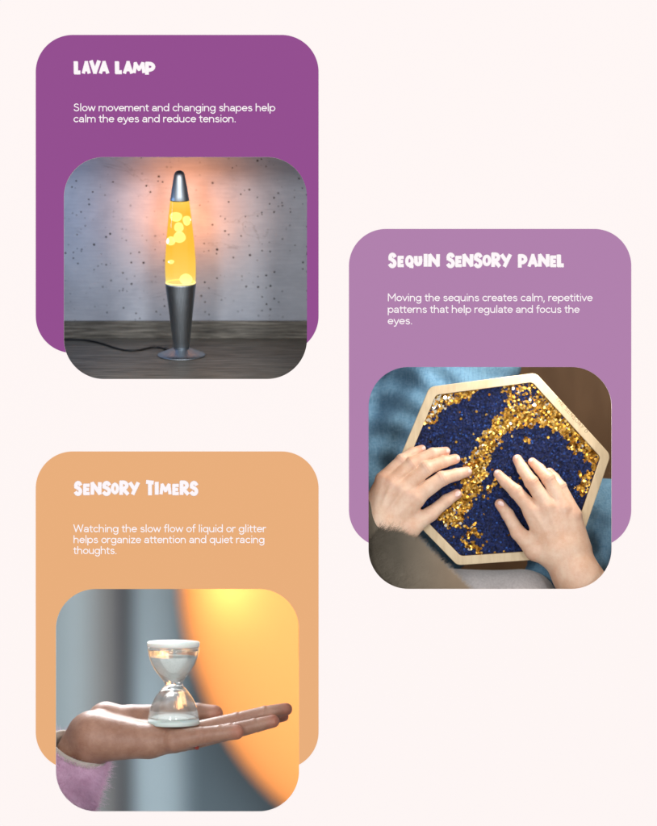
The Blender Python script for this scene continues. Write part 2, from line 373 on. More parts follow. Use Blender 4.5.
# pit radius differs from cell to cell
rad = m.node('ShaderNodeMath', operation='MULTIPLY_ADD'); m.link(sel.outputs[0], rad.inputs[0]); rad.inputs[1].default_value = .66; rad.inputs[2].default_value = -.355
wob = m.node('ShaderNodeMath', operation='MULTIPLY_ADD'); m.link(m.noise(v, 700, 2), wob.inputs[0]); wob.inputs[1].default_value = .16; m.link(vo.outputs['Distance'], wob.inputs[2])
df = m.node('ShaderNodeMath', operation='SUBTRACT'); m.link(wob.outputs[0], df.inputs[0]); m.link(rad.outputs[0], df.inputs[1])
pit = m.ramp(df.outputs[0], [(.045, (1, 1, 1)), (.085, (0, 0, 0))])
cr = m.node('ShaderNodeTexNoise'); m.link(m.coord((1, 1, 2.4)), cr.inputs['Vector']); cr.inputs['Scale'].default_value = 9; cr.inputs['Detail'].default_value = 8; cr.inputs['Distortion'].default_value = .9
crk = m.ramp(cr.outputs[0], [(.440, (0, 0, 0)), (.4425, (1, 1, 1)), (.4435, (1, 1, 1)), (.446, (0, 0, 0))])
gate = m.ramp(m.noise(v, 12, 2), [(.5, (0, 0, 0)), (.58, (.8, .8, .8))]); crk = m.mix(1.0, crk, gate, 'MULTIPLY')
v2_ = m.node('ShaderNodeTexVoronoi'); m.link(v, v2_.inputs['Vector']); v2_.inputs['Scale'].default_value = 95
s2_ = m.node('ShaderNodeSeparateColor'); m.link(v2_.outputs['Color'], s2_.inputs[0])
r2_ = m.node('ShaderNodeMath', operation='MULTIPLY_ADD'); m.link(s2_.outputs[1], r2_.inputs[0]); r2_.inputs[1].default_value = .55; r2_.inputs[2].default_value = -.44
w2_ = m.node('ShaderNodeMath', operation='MULTIPLY_ADD'); m.link(m.noise(v, 420, 3), w2_.inputs[0]); w2_.inputs[1].default_value = .22; m.link(v2_.outputs['Distance'], w2_.inputs[2])
d2_ = m.node('ShaderNodeMath', operation='SUBTRACT'); m.link(w2_.outputs[0], d2_.inputs[0]); m.link(r2_.outputs[0], d2_.inputs[1])
pit = m.mix(1.0, pit, m.ramp(d2_.outputs[0], [(.09, (1, 1, 1)), (.11, (0, 0, 0))]), 'LIGHTEN')
pit = m.mix(1.0, pit, m.ramp(m.noise(v, 26, 3), [(.42, (.25, .25, .25)), (.52, (1, 1, 1))]), 'MULTIPLY')
c = m.ramp(big, [(.3, (.36, .40, .48)), (.5, (.50, .54, .63)), (.7, (.62, .66, .74))]); c = m.mix(.35, c, m.ramp(strk, [(.3, (.42, .44, .50)), (.7, (.66, .68, .73))]))
c = m.mix(crk, c, (.22, .21, .22)); c = m.mix(pit, c, (.035, .028, .03))
m.set(Base_Color=c, Roughness=.85)
hh = m.mix(.5, big, fine); hh = m.mix(.25, hh, strk); hh = m.mix(pit, hh, (0, 0, 0)); m.bump(hh, .55, .0016); m_conc = m.m
wl = struct(box('concrete_wall', -174, 150, WY+.3, WY+6, -2, 330, m_conc)); wl.matrix_world = M1

lamp = thing('lava_lamp', 'silver bullet shaped lava lamp glowing yellow on grey boards', 'lamp', B0, R1)
m = MatB('brushed_aluminium'); tc = m.node('ShaderNodeTexCoord'); sx_ = m.node('ShaderNodeSeparateXYZ'); m.link(tc.outputs['Object'], sx_.inputs[0])
at2 = m.node('ShaderNodeMath', operation='ARCTAN2'); m.link(sx_.outputs[0], at2.inputs[0]); m.link(sx_.outputs[1], at2.inputs[1])
cb = m.node('ShaderNodeCombineXYZ'); m.link(at2.outputs[0], cb.inputs[0]); zz = m.node('ShaderNodeMath', operation='MULTIPLY'); m.link(sx_.outputs[2], zz.inputs[0]); zz.inputs[1].default_value = 3; m.link(zz.outputs[0], cb.inputs[2])
bn = m.noise(cb.outputs[0], 24, 5, .7)
m.set(Base_Color=m.ramp(bn, [(.3, (.26, .295, .335)), (.7, (.52, .57, .62))]), Metallic=1.0, Roughness=.36); m.b.inputs['Anisotropic'].default_value = .6
m.bump(bn, .12, .0003); m_alu = m.m
lathe('metal_cup', [(7.6, 7.6), (8.2, 8.4), (8.6, 10), (10.2, 26), (12.4, 46), (14.6, 64), (15.9, 75), (16.2, 76.6), (15.4, 76.8), (14.9, 75.5)], m_alu, lamp)
lathe('base_foot', [(24.6, .1), (25.2, .7), (24.6, 1.5), (19, 3.6), (13.5, 5.8), (9.6, 7.6), (8.0, 8.3)], m_alu, lamp)
lathe('cap', [(9.9, 163.2), (9.9, 164.2), (9.2, 168), (7.8, 177), (6.2, 186), (5.4, 190), (4.2, 192.6), (2.2, 194), (.02, 194.4)], m_alu, lamp)
vs_prof = [(14.6, 75.6), (15.9, 76.2), (16.4, 80), (16.7, 90), (16.6, 100), (16.1, 108), (15.0, 122), (13.9, 134), (12.6, 146), (11.4, 156), (10.7, 161.5), (10.4, 164)]
m = MatB('glowing_amber_liquid'); m.n.remove(m.b); out = m.n['Material Output']
em = m.node('ShaderNodeEmission'); em.inputs[0].default_value = (1.0, .47, .045, 1); em.inputs[1].default_value = .62
tr = m.node('ShaderNodeBsdfTransparent'); tr.inputs[0].default_value = (1, .86, .5, 1)
tcn = m.node('ShaderNodeTexCoord'); sz = m.node('ShaderNodeSeparateXYZ'); m.link(tcn.outputs['Object'], sz.inputs[0])
mr = m.node('ShaderNodeMapRange'); mr.inputs['From Min'].default_value = .075; mr.inputs['From Max'].default_value = .164; mr.inputs['To Min'].default_value = .0; mr.inputs['To Max'].default_value = 1; m.link(sz.outputs[2], mr.inputs[0])
gc = m.ramp(mr.outputs[0], [(0, (1, .90, .40)), (.12, (1, .70, .14)), (.45, (1, .58, .06)), (.85, (1, .54, .05)), (1, (1, .70, .12))]); m.link(gc, em.inputs[0])
ms = m.node('ShaderNodeMixShader'); ms.inputs[0].default_value = .66; m.link(tr.outputs[0], ms.inputs[1]); m.link(em.outputs[0], ms.inputs[2]); m.link(ms.outputs[0], out.inputs[0]); m_liq = m.m
em.inputs[1].default_value = 1.12
lathe('liquid', [(r-.9, z) for r, z in vs_prof], m_liq, lamp)
m = MatB('lamp_glass'); m.n.remove(m.b); out = m.n['Material Output']
tr = m.node('ShaderNodeBsdfTransparent'); tr.inputs[0].default_value = (1, .97, .90, 1); gl = m.node('ShaderNodeBsdfGlossy'); gl.inputs['Roughness'].default_value = .08
lw = m.node('ShaderNodeLayerWeight'); lw.inputs[0].default_value = .10; ms = m.node('ShaderNodeMixShader'); ms.inputs[0].default_value = .03; m.link(tr.outputs[0], ms.inputs[1]); m.link(gl.outputs[0], ms.inputs[2]); m.link(ms.outputs[0], out.inputs[0]); m_lglass = m.m
lathe('glass_vessel', vs_prof, m_lglass, lamp)
lathe('glowing_rim', [(14.2, 76.9), (15.6, 77.1), (15.6, 78.1), (14.2, 78.3)], simple('lit_glass_rim', (1, .8, .4, 1), .4, Emission_Color=(1, .78, .28, 1), Emission_Strength=1.3), lamp, close=True)
m_wax = simple('glowing_wax', (1, .85, .4, 1), .5, Emission_Color=(1, .95, .72, 1), Emission_Strength=2.1)
def blob(x, y, rx, ry, dy):
    vs, fs = [], []; n, mm = 20, 28
    z = (355.6-y)*1.062; X = (x-181.4)*1.04; lobes = [random.random()*6.28 for _ in range(2)]
    for j in range(n+1):
        th = math.pi*j/n
        for i in range(mm):
            a = 2*math.pi*i/mm; wv = 1+.08*math.sin(2*a+lobes[0])*math.sin(th)+.10*math.sin(2*th+lobes[1])
            vs.append(((X+rx*math.sin(th)*math.cos(a)*wv)*S, (dy+rx*.9*math.sin(th)*math.sin(a))*S, (z+ry*math.cos(th))*S))
    for j in range(n):
        for i in range(mm): fs.append((j*mm+i, (j+1)*mm+i, (j+1)*mm+(i+1) % mm, j*mm+(i+1) % mm))
    mesh_obj('wax_blob', vs, fs, m_wax, lamp, smooth=True)
for b in [(177.6, 217.5, 6.4, 4.8, -3), (188.4, 221.4, 4.6, 5.0, -2.5), (180.6, 226.9, 5.3, 4.8, -7), (181, 236.8, 6.1, 6.0, -6), (172.4, 240.8, 4.5, 4.6, -5), (172.6, 260.8, 3.2, 2.1, -9), (187, 278.6, 5.9, 6.0, -6)]: blob(*b)
pl = bpy.data.lights.new('wall_glow_spot', 'SPOT'); pl.energy = .68; pl.color = (1, .29, .05); pl.shadow_soft_size = .008; pl.spot_size = math.radians(128); pl.spot_blend = 1.0  # added spot in the liquid, aimed back to throw the glow on the wall
po = bpy.data.objects.new('glow_light', pl); col.objects.link(po); po.parent = lamp; po.location = (0, .012, .140); po.rotation_euler = (math.radians(92), 0, 0)
m_blk = simple('black_rubber', (.012, .012, .013, 1), .45)
cpts = [on_floor(x, y, 1.2) for x, y in ((30, 338), (64.3, 339.8), (76, 339.6), (87.7, 340.2), (98, 342.3), (107, 345), (119.7, 349.8), (134.6, 351.2), (144, 349), (152, 347), (160, 347.2), (166, 349), (170.5, 351.5))]
cd = tube('power_cord', [tuple(p) for p in cpts], 1.05, m_blk, lamp)
tube('cord_grommet', [tuple(on_floor(165.5, 348.8, 1.6)), tuple(on_floor(168.5, 350.2, 1.9)), tuple(on_floor(172.5, 352, 2.4))], 1.9, m_blk, lamp)

# ================================================================== RECESS 2: sequin panel on a lap
room('recess_shell', PH[1], [(2.6, 25, 100, 100, 25), (640, 60, 120, 120, 60)], m_r2)
HEX = [(429.3, 386.9), (535.3, 373), (610, 455), (574.9, 556.7), (457, 565), (385.5, 491.4)]
k2 = K(60)
def offset_poly(poly, o):
    n = len(poly); out = []; cx = sum(p[0] for p in poly)/n; cy = sum(p[1] for p in poly)/n
    ln = []
    for i in range(n):
        a, b = Vector(poly[i]), Vector(poly[(i+1) % n]); d = (b-a).normalized(); nn = Vector((-d.y, d.x))
        if nn.dot(Vector((cx, cy))-a) < 0: nn = -nn
        ln.append((a+nn*o, d))
    for i in range(n):
        (a, d), (b, e) = ln[i-1], ln[i]; den = d.x*e.y-d.y*e.x; t = ((b.x-a.x)*e.y-(b.y-a.y)*e.x)/den; q = a+d*t; out.append((q.x, q.y))
    return out
def round_poly(poly, r, n=8):
    out = []; N = len(poly)
    for i in range(N):
        p, a, b = Vector(poly[i]), Vector(poly[i-1]), Vector(poly[(i+1) % N]); u = (a-p).normalized(); v_ = (b-p).normalized()
        ang = u.angle(v_); t = r/math.tan(ang/2); s0 = p+u*t; s1 = p+v_*t; c_ = p+(u+v_).normalized()*(r/math.sin(ang/2))
        a0 = math.atan2(s0.y-c_.y, s0.x-c_.x); a1 = math.atan2(s1.y-c_.y, s1.x-c_.x); da = (a1-a0+math.pi) % (2*math.pi)-math.pi
        out += [(c_.x+r*math.cos(a0+da*j/n), c_.y+r*math.sin(a0+da*j/n)) for j in range(n+1)]
    return out
outer = round_poly(HEX, 9); inner = round_poly(offset_poly(HEX, 8.8), 6); wide = round_poly(offset_poly(HEX, .8), 8.5)
panel = thing('sequin_panel', 'hexagonal wooden framed panel of navy and gold flip sequins under two hands', 'sensory panel', P(497, 470, 64))
m = MatB('birch_plywood'); n1 = m.noise(m.coord((60, 60, 9)), 3, 7, .6, .8); n2 = m.noise(m.coord(), 60, 3)
m.set(Base_Color=m.mix(.3, m.ramp(n1, [(.3, (.62, .46, .27)), (.7, (.80, .65, .43))]), m.ramp(n2, [(.3, (.66, .50, .30)), (.7, (.78, .64, .42))])), Roughness=.55); m.bump(n1, .1, .0003); m_ply = m.m
m_burn = simple('laser_burnt_edge', (.10, .045, .02, 1), .8, nz=.5)  # dark brown of the laser-cut edge, with the frame's inner shadow put in
keep(plate('frame', [outer, inner], 54, 4.5, m_ply, k=k2, bevel=.5), panel)
keep(plate('frame_inner_edge', [offset_poly(outer, 2) if False else round_poly(offset_poly(HEX, 7.5), 6.5), round_poly(offset_poly(HEX, 9.3), 5.6)], 58.6, 1.6, m_burn, k=k2), panel)
keep(plate('backing_board', [wide], 62.2, 3, simple('navy_felt', (.006, .010, .035, 1), .95), k=k2), panel)
poly_in = offset_poly(HEX, 8.6)
def in_poly(x, y, pg):
    r = np.zeros(x.shape, bool); n = len(pg)
    for i in range(n):
        (x0, y0), (x1, y1) = pg[i], pg[(i+1) % n]
        r ^= ((y0 > y) != (y1 > y)) & (x < (x1-x0)*(y-y0)/(y1-y0+1e-9)+x0)
    return r
Z = lambda L: [(360+u/2.527, 360+v_/2.527) for u, v_ in L]
G = [Z([(182, 88), (215, 80), (300, 72), (285, 92), (240, 108), (205, 128), (178, 165), (158, 150)]),
     Z([(195, 402), (235, 428), (262, 405), (280, 365), (300, 340), (318, 290), (332, 232), (362, 188), (408, 168), (480, 168), (522, 192), (528, 232), (562, 238), (585, 268), (602, 285), (606, 238), (562, 178), (500, 118), (440, 58), (362, 62), (372, 105), (372, 122), (330, 165), (300, 200), (288, 235), (262, 258), (258, 320), (232, 352), (215, 385)]),
     Z([(555, 290), (592, 280), (576, 332), (548, 352), (556, 318)]), Z([(266, 418), (300, 428), (300, 446), (268, 440)]), Z([(256, 452), (306, 472), (308, 490), (262, 470)]),
     Z([(310, 345), (326, 347), (326, 358), (312, 358)]), Z([(318, 318), (345, 300), (345, 322), (322, 330)]), Z([(340, 490), (420, 488), (418, 500), (345, 505)]), Z([(412, 198), (424, 200), (420, 212), (412, 210)])]
HOLE = [Z([(385, 92), (400, 88), (445, 72), (448, 95), (420, 108), (392, 112)])]
def sequin_field():
    sp = 1.62; rows = []
    for j in range(int(200/(sp*.8))):
        y = 370+j*sp*.8
        for i in range(int(240/sp)): rows.append((380+i*sp+(j % 2)*sp/2, y))
    a = np.array(rows)+rng.normal(0, .38, (len(rows), 2)); a = a[in_poly(a[:, 0], a[:, 1], poly_in)]
    jx = a[:, 0]+2.2*np.sin(a[:, 1]*.55+a[:, 0]*.3)+rng.normal(0, .8, len(a)); jy = a[:, 1]+2.2*np.sin(a[:, 0]*.6)+rng.normal(0, .8, len(a))
    g = np.zeros(len(a), bool)
    for q in G: g |= in_poly(jx, jy, q)
    for q in HOLE: g &= ~(in_poly(jx, jy, q) & (rng.random(len(a)) < .75))
    g ^= rng.random(len(a)) < np.where(g, .03, .004)
    return a, g
sa, sg = sequin_field()
def discs(name, pts, r, d, tilt, mat, lift, jit):
    vs, fs = [], []; n = 7
    for (x, y) in pts:
        nx, nz = random.gauss(0, tilt), random.gauss(-.12, tilt); c0 = P(x, y, 0); k = k2
        cx, cz = (x-CX)*k, (CY-y)*k; a0 = random.random()*6; dd = d-lift*random.random()-abs(random.gauss(0, jit)); rr = r*random.uniform(.9, 1.08); b = len(vs)
        for i in range(n):
            a = a0+2*math.pi*i/n; px, pz = rr*math.cos(a), rr*math.sin(a)
            vs.append(((cx+px)*S, (dd+px*nx+pz*nz)*S, (cz+pz)*S))
        fs.append(range(b, b+n))
    return mesh_obj(name, vs, fs, mat)
m = MatB('gold_sequin'); oi = m.node('ShaderNodeNewGeometry'); rnd = oi.outputs['Random Per Island']
m.set(Base_Color=m.ramp(rnd, [(0, (.28, .11, .015)), (.35, (.55, .26, .035)), (.7, (.74, .40, .07)), (1, (.90, .62, .20))]), Metallic=1.0, Roughness=.30); m_gold = m.m
m = MatB('navy_sequin'); oi = m.node('ShaderNodeNewGeometry'); rnd = oi.outputs['Random Per Island']
m.set(Base_Color=m.ramp(rnd, [(0, (.004, .007, .030)), (.55, (.006, .016, .095)), (.93, (.010, .030, .16)), (1, (.025, .10, .42))]), Metallic=.1, Roughness=.75); m_navy = m.m
m_glint = simple('glint_sequin', (.95, .88, .72, 1), .18, 1)  # pale metal sequins standing in for glints on the gold ones
keep(discs('navy_sequins', sa[~sg], 1.12, 60.6, .30, m_navy, .7, .4), panel)['kind'] = 'stuff'
gp = sa[sg]; ul_ = (gp[:, 0] < 455) & (gp[:, 1] < 425); ur_ = (gp[:, 1] < 405) & (gp[:, 0] > 500)
pr = rng.random(len(gp)); glint_sel = pr < np.where(ul_, .16, np.where(ur_, .05, .012)); toN = (~glint_sel) & (pr > np.where(ur_, .72, np.where(ul_, .80, .95)))
keep(discs('gold_sequins', gp[~glint_sel & ~toN], 1.36, 60.2, .30, m_gold, 1.2, .5), panel)['kind'] = 'stuff'
keep(discs('glint_sequins', gp[glint_sel], 1.6, 59.6, .22, m_glint, .8, .3), panel)['kind'] = 'stuff'
keep(discs('dark_sequins', gp[toN], 1.4, 59.9, .3, m_navy, .8, .4), panel)['kind'] = 'stuff'
# engraved words along the frame's upper right side
T0, T1 = Vector((556.5, 397.5)), Vector((588.5, 433.5)); ex = (T1-T0).normalized(); ey = Vector((ex.y, -ex.x))
HL = []; xx = 0
for ch in 'THE SENSORY O':
    if ch == ' ': xx += 2.0; continue
    for g_ in HG[ch]: HL.append([tuple(T0+ex*(xx+px*2.6)+ey*(py*3.2-2.2)) for px, py in g_])
    xx += 3.9
keep(strokes('engraved_text', HL, .24, 53.95, simple('engraving', (.30, .20, .11, 1), .9), k=k2, flat=.3), panel)

# --- the child: hands, jeans, jumper, made-up sleeve
m = MatB('skin'); at = m.node('ShaderNodeAttribute', attribute_name='flush'); v = m.coord(); n1 = m.noise(v, 90, 5, .6); n2 = m.noise(v, 900, 3)
n5 = m.ramp(m.noise(v, 45, 5, .7), [(.35, (0, 0, 0)), (.65, (1, 1, 1))]); base = m.mix(n5, (.70, .42, .28), (.82, .60, .45)); cc = m.mix(at.outputs['Fac'], base, (.74, .27, .18))
m.set(Base_Color=cc, Roughness=.48); m.b.inputs['Subsurface Weight'].default_value = .25; m.b.inputs['Subsurface Radius'].default_value = (.006, .0025, .0015); m.b.inputs['Subsurface Scale'].default_value = .6
n4 = m.noise(v, 260, 5, .7); m.bump(m.mix(.5, n4, n2), .45, .0008); m_skin = m.m
def chain(Gd, pts, kk=1.5):
    f = None
    for (a, b) in zip(pts, pts[1:]):
        g_ = seg(Gd, a[:3], b[:3], a[3], b[3]); f = g_ if f is None else smin(f, g_, kk)
    return f
FL = [  # left hand fingers: tip .. knuckle (x, y, depth, radius)
 [(421.5, 448.9, 54.5, 3.7), (412, 452.5, 51, 4.4), (401.5, 459.4, 45, 5.0), (383, 478.5, 41, 6.5)],
 [(445.5, 451.2, 54, 4.0), (432, 453.2, 49, 4.9), (411, 463, 42, 5.7), (390.6, 482, 38, 7)],
 [(455.0, 458.9, 53.5, 4.4), (443.5, 461.6, 48, 5.2), (426, 468.2, 40, 6.1), (401, 489, 37, 7.6)],
 [(466.5, 471.6, 53, 4.6), (456, 474.2, 48, 5.4), (441.5, 478, 41, 6.3), (415, 496, 38, 8)]]
FL = [[(x, y, d, r*1.13) for x, y, d, r in f_] for f_ in FL]
TL = [(456.5, 493.8, 53, 5.1), (446, 500.3, 50, 6.0), (430, 513.5, 46, 7.2), (409, 527, 42, 10)]
FR = [
 [(497.6, 474.0, 54, 4.3), (504.8, 482, 48, 5.3), (514.7, 491, 41, 6.2), (530.5, 509, 37, 7.6)],
 [(516.9, 459.2, 54, 4.5), (522, 469, 48, 5.4), (529.8, 481.5, 39, 6.3), (546, 505.5, 35, 7.8)],
 [(531.8, 462.0, 54, 4.2), (538.4, 468.5, 49, 5.0), (546.8, 478.5, 40, 6.0), (561.5, 506.5, 36, 7.4)],
 [(549.3, 471.6, 54.5, 3.7), (554, 477.5, 50, 4.4), (559.2, 486, 43, 5.2), (572, 513, 38, 6.6)]]
FR = [[(x, y, d, r*1.08) for x, y, d, r in f_] for f_ in FR]
TR = [(499.3, 503.8, 53, 5.2), (507.0, 514, 50, 6.0), (517, 532, 45, 7.2), (533, 549, 41, 9.5)]
def hand_fn(F, T, palm, tendons, ph):
    def fn(Gd):
        pm = None
        for a, b, ra, rb in palm:
            g_ = seg(Gd, a, b, ra, rb); pm = g_ if pm is None else smin(pm, g_, 9)
        for a, b, r in tendons: pm = smin(pm, seg(Gd, a, b, r, r*.7), 2.5)
        out = pm
        fs = []
        for pts in F:
            c_ = chain(Gd, pts, 1.6); p3 = pts[2]                      # a slight bulge and creases at the middle joint
            q = np.sqrt((Gd[0]-p3[0])**2+(Gd[1]-p3[1])**2+(Gd[2]-p3[2])**2)
            dx, dy = pts[1][0]-pts[3][0], pts[1][1]-pts[3][1]; L_ = math.hypot(dx, dy)
            s_ = ((Gd[0]-p3[0])*dx+(Gd[1]-p3[1])*dy)/L_
            c_ = c_-.35*np.exp(-(s_/3.2)**2)*(q < 14)+.22*np.cos(s_*2.6)*np.exp(-(s_/3.4)**2)*(q < 12)
            fs.append(smin(pm, c_, 5))
        fs.append(smin(pm, chain(Gd, T, 2.5), 7))
        for g_ in fs: out = np.minimum(out, g_)
        # thin web so neighbouring fingers meet softly
        for a, b in zip(fs, fs[1:4]): out = np.minimum(out, smin(a, b, .9))
        return out
    return fn
palmL = [((383, 481, 42), (371, 515, 46), 7.5, 14), ((391, 485, 39), (374, 520, 44), 8.5, 14), ((402, 492, 38), (380, 522, 43), 9.5, 14), ((414, 499, 39), (388, 527, 43), 9.5, 14), ((407, 528, 43), (385, 530, 43), 11, 15), ((378, 522, 44), (340, 590, 42), 19, 21)]
palmR = [((531, 512, 39), (553, 548, 40), 9, 14), ((547, 509, 36), (560, 545, 39), 9.5, 14), ((562, 511, 37), (568, 545, 40), 9, 14), ((572, 518, 39), (577, 548, 42), 8, 13), ((536, 549, 41), (560, 558, 42), 10.5, 15), ((562, 552, 41), (592, 602, 40), 19, 24), ((575, 575, 42), (612, 640, 40), 23, 28)]
tL = [((383, 478, 35), (376, 510, 32), 1.5), ((391, 483, 31), (379, 512, 29.5), 1.7), ((402, 490, 29.5), (383, 516, 28.5), 1.8), ((415, 497, 31), (390, 520, 29.5), 1.8)]
tR = [((531, 510, 31), (550, 540, 28), 1.8), ((546, 506.5, 28.5), (557, 540, 26.5), 2.0), ((561.5, 508, 29.5), (566, 540, 27.5), 1.8), ((571, 514, 32.5), (573, 540, 30.5), 1.5)]
def flush_fn(v):
    t = np.zeros(len(v))
    for F, T in ((FL, TL), (FR, TR)):
        for pts in F+[T]:
            for (p, amp, s_) in ((pts[0], .55, 5.5), (pts[2], .28, 5), (pts[3], .26, 7), (pts[1], .18, 4)):
                q = (v[:, 0]-p[0])**2+(v[:, 1]-p[1])**2+(v[:, 2]-p[2]+3)**2; t = np.maximum(t, amp*np.exp(-q/s_**2))
        for a, b in zip(F, F[1:]):                                    # creases between the fingers
            p = [(a[3][i]+b[3][i])/2 for i in range(3)]; q = (v[:, 0]-p[0])**2+(v[:, 1]-p[1])**2; t = np.maximum(t, .2*np.exp(-q/16))
    return t
child = thing('person', 'person in blue jeans and grey jumper pressing both hands on the sequins', 'person', P(490, 590, 90))
body = keep(sdf_obj('body', [(hand_fn(FL, TL, palmL, tL, 0), (340, 436, 12), (476, 610, 64), .8, k2), (hand_fn(FR, TR, palmR, tR, 1), (486, 446, 10), (640, 640, 68), .8, k2)], m_skin, tint=flush_fn), child)
m_nail = simple('fingernail', (.88, .62, .56, 1), .18)
def nail(parent, c, dirv, nrm, l, wd, th=.55, k=k2, t=None):
    dv = Vector(dirv).normalized(); nv = Vector(nrm); nv = (nv-dv*nv.dot(dv)).normalized(); sv = dv.cross(nv); vs, fs = [], []
    for j in range(9):
        a = math.pi*j/8
        for i in range(16):
            b = 2*math.pi*i/16; p = Vector(c)+dv*l*math.sin(a)*math.cos(b)+sv*wd*math.sin(a)*math.sin(b)+nv*th*math.cos(a)
            p -= nv*(.16*(wd*math.sin(a)*math.sin(b))**2/wd)
            vs.append(W(p.x, p.y, p.z, k))
    for j in range(8):
        for i in range(16): fs.append((j*16+i, (j+1)*16+i, (j+1)*16+(i+1) % 16, j*16+(i+1) % 16))
    o = mesh_obj('fingernail', vs, fs, m_nail, smooth=True); keep(o, t) if t else None; o.parent = parent
    return o
def set_parent(o, par): o.parent = par; o.matrix_parent_inverse = Matrix.Identity(4); return o
nail(body, (456.6, 493.2, 47.9), (10, -5.5, 1), (-.1, -.45, -1), 3.7, 3.2, .7)
nail(body, (499.9, 503.9, 47.7), (-8, -10, 1), (-.35, .1, -1), 3.9, 3.3, .7)
for pts in FL+FR:
    a, b = Vector(pts[0][:3]), Vector(pts[1][:3]); dv = (a-b).normalized(); nv = Vector((0, 0, -1)); nv = (nv-dv*nv.dot(dv)).normalized()
    nail(body, a+nv*(pts[0][3]-.15)+dv*.6, dv, nv, 2.3, 2.0, .35)
for o in body.children: o.matrix_parent_inverse = body.matrix_parent_inverse @ Matrix.Identity(4); o.matrix_parent_inverse = Matrix.Identity(4)
m = MatB('denim'); rib = m.noise(m.coord((1, 1, .10)), 620, 3, .7); n1 = m.noise(m.coord(), 22, 6, .65, .5); n3 = m.noise(m.coord((1, 1, 3)), 260, 4)
c = m.ramp(n1, [(.3, (.050, .145, .27)), (.55, (.080, .215, .38)), (.75, (.13, .30, .49))]); c = m.mix(.45, c, m.ramp(rib, [(.3, (.03, .11, .19)), (.7, (.24, .46, .62))])); c = m.mix(.2, c, m.ramp(n3, [(.3, (.06, .15, .24)), (.7, (.4, .56, .66))]))
m.set(Base_Color=c, Roughness=.85); m.bump(m.mix(.12, rib, n1), .55, .0010); m_denim = m.m
def jeans_fn(Gd):
    x, y = Gd[0], Gd[1]
    wr = 2.8*np.sin((x*.9+y*.35)*.16+2.2*np.sin(y*.045))+1.4*np.sin((y-.5*x)*.21+1.5*np.sin(x*.05))
    a = seg(Gd, (468, 330, 205), (400, 520, 215), 66, 84); b = seg(Gd, (330, 400, 215), (380, 660, 205), 62, 84)
    c_ = seg(Gd, (592, 540, 150), (590, 700, 150), 64, 80)
    return np.minimum(smin(a, b, 12), c_)+wr
keep(sdf_obj('jeans', [(jeans_fn, (349, 276, 60), (700, 618, 300), 2.4, K(120))], m_denim), child)
# grey jumper across the bottom, with a knitted nap
m = MatB('grey_jersey'); n1 = m.noise(m.coord(), 30, 4); n2 = m.noise(m.coord((1, 1, .35)), 420, 3)
m.set(Base_Color=m.mix(.5, m.ramp(n1, [(.3, (.50, .46, .45)), (.7, (.62, .58, .57))]), m.ramp(n2, [(.3, (.44, .40, .40)), (.7, (.68, .64, .63))])), Roughness=.95); m.bump(n2, .4, .001); m_jumper = m.m
def jumper_fn(Gd):
    wr = 1.2*np.sin(Gd[0]*.05+Gd[1]*.08)
    return smin(seg(Gd, (415, 618, 100), (520, 612, 88), 46, 42), seg(Gd, (500, 640, 90), (560, 660, 90), 50, 50), 14)+wr
keep(sdf_obj('jumper', [(jumper_fn, (360, 540, 30), (620, 680, 160), 1.6, K(60))], m_jumper), child)
# out-of-focus shape at the near left corner, made up as a fleece sleeve
def strands(name, n, start, flow, length, width, mat, parent):
    vs, fs = [], []
    for _ in range(n):
        p = Vector(start()); dv = Vector(flow(p)); ln = length*random.uniform(.5, 1.2); b = len(vs); N = 3; bend = Vector((random.gauss(0, .12), random.gauss(0, .12), random.gauss(0, .06)))
        sd = Vector((-dv.y, dv.x, 0)).normalized()
        for i in range(N+1):
            t = i/N; q = p+dv*ln*t+bend*ln*t*t*.5; wd = width*(1-.8*t)*.5
            vs.append(P(q.x-sd.x*wd, q.y-sd.y*wd, q.z)); vs.append(P(q.x+sd.x*wd, q.y+sd.y*wd, q.z+width*.3))
        for i in range(N): fs.append((b+2*i, b+2*i+1, b+2*i+3, b+2*i+2))
    return keep(mesh_obj(name, vs, fs, mat, smooth=True), parent)
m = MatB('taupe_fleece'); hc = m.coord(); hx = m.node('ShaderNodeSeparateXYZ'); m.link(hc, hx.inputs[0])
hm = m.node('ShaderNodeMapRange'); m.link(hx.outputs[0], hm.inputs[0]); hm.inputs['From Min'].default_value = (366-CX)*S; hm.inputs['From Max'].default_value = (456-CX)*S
blur_tone = m.ramp(hm.outputs[0], [(0, (.075, .062, .046)), (.35, (.20, .17, .13)), (.65, (.42, .345, .26)), (1, (.62, .48, .35))]); n1 = m.noise(hc, 30, 3)  # runs dark to tan across, standing in for the blurred shape's tones
m.set(Base_Color=m.mix(.25, blur_tone, m.ramp(n1, [(.3, (.08, .075, .06)), (.7, (.24, .21, .17))])), Roughness=1); m.b.inputs['Specular IOR Level'].default_value = .1; m_fleece = m.m
def fleece_fn(Gd):
    return seg(Gd, (332, 537, 40), (414, 612, 40), 54, 50, (1, 1, 2.1))
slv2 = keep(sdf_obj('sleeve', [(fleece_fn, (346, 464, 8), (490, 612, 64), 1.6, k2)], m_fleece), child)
vs, fs = [], []
e0, e1 = Vector((332, 537)), Vector((414, 612)); ed_ = (e1-e0).normalized(); en_ = Vector((ed_.y, -ed_.x))
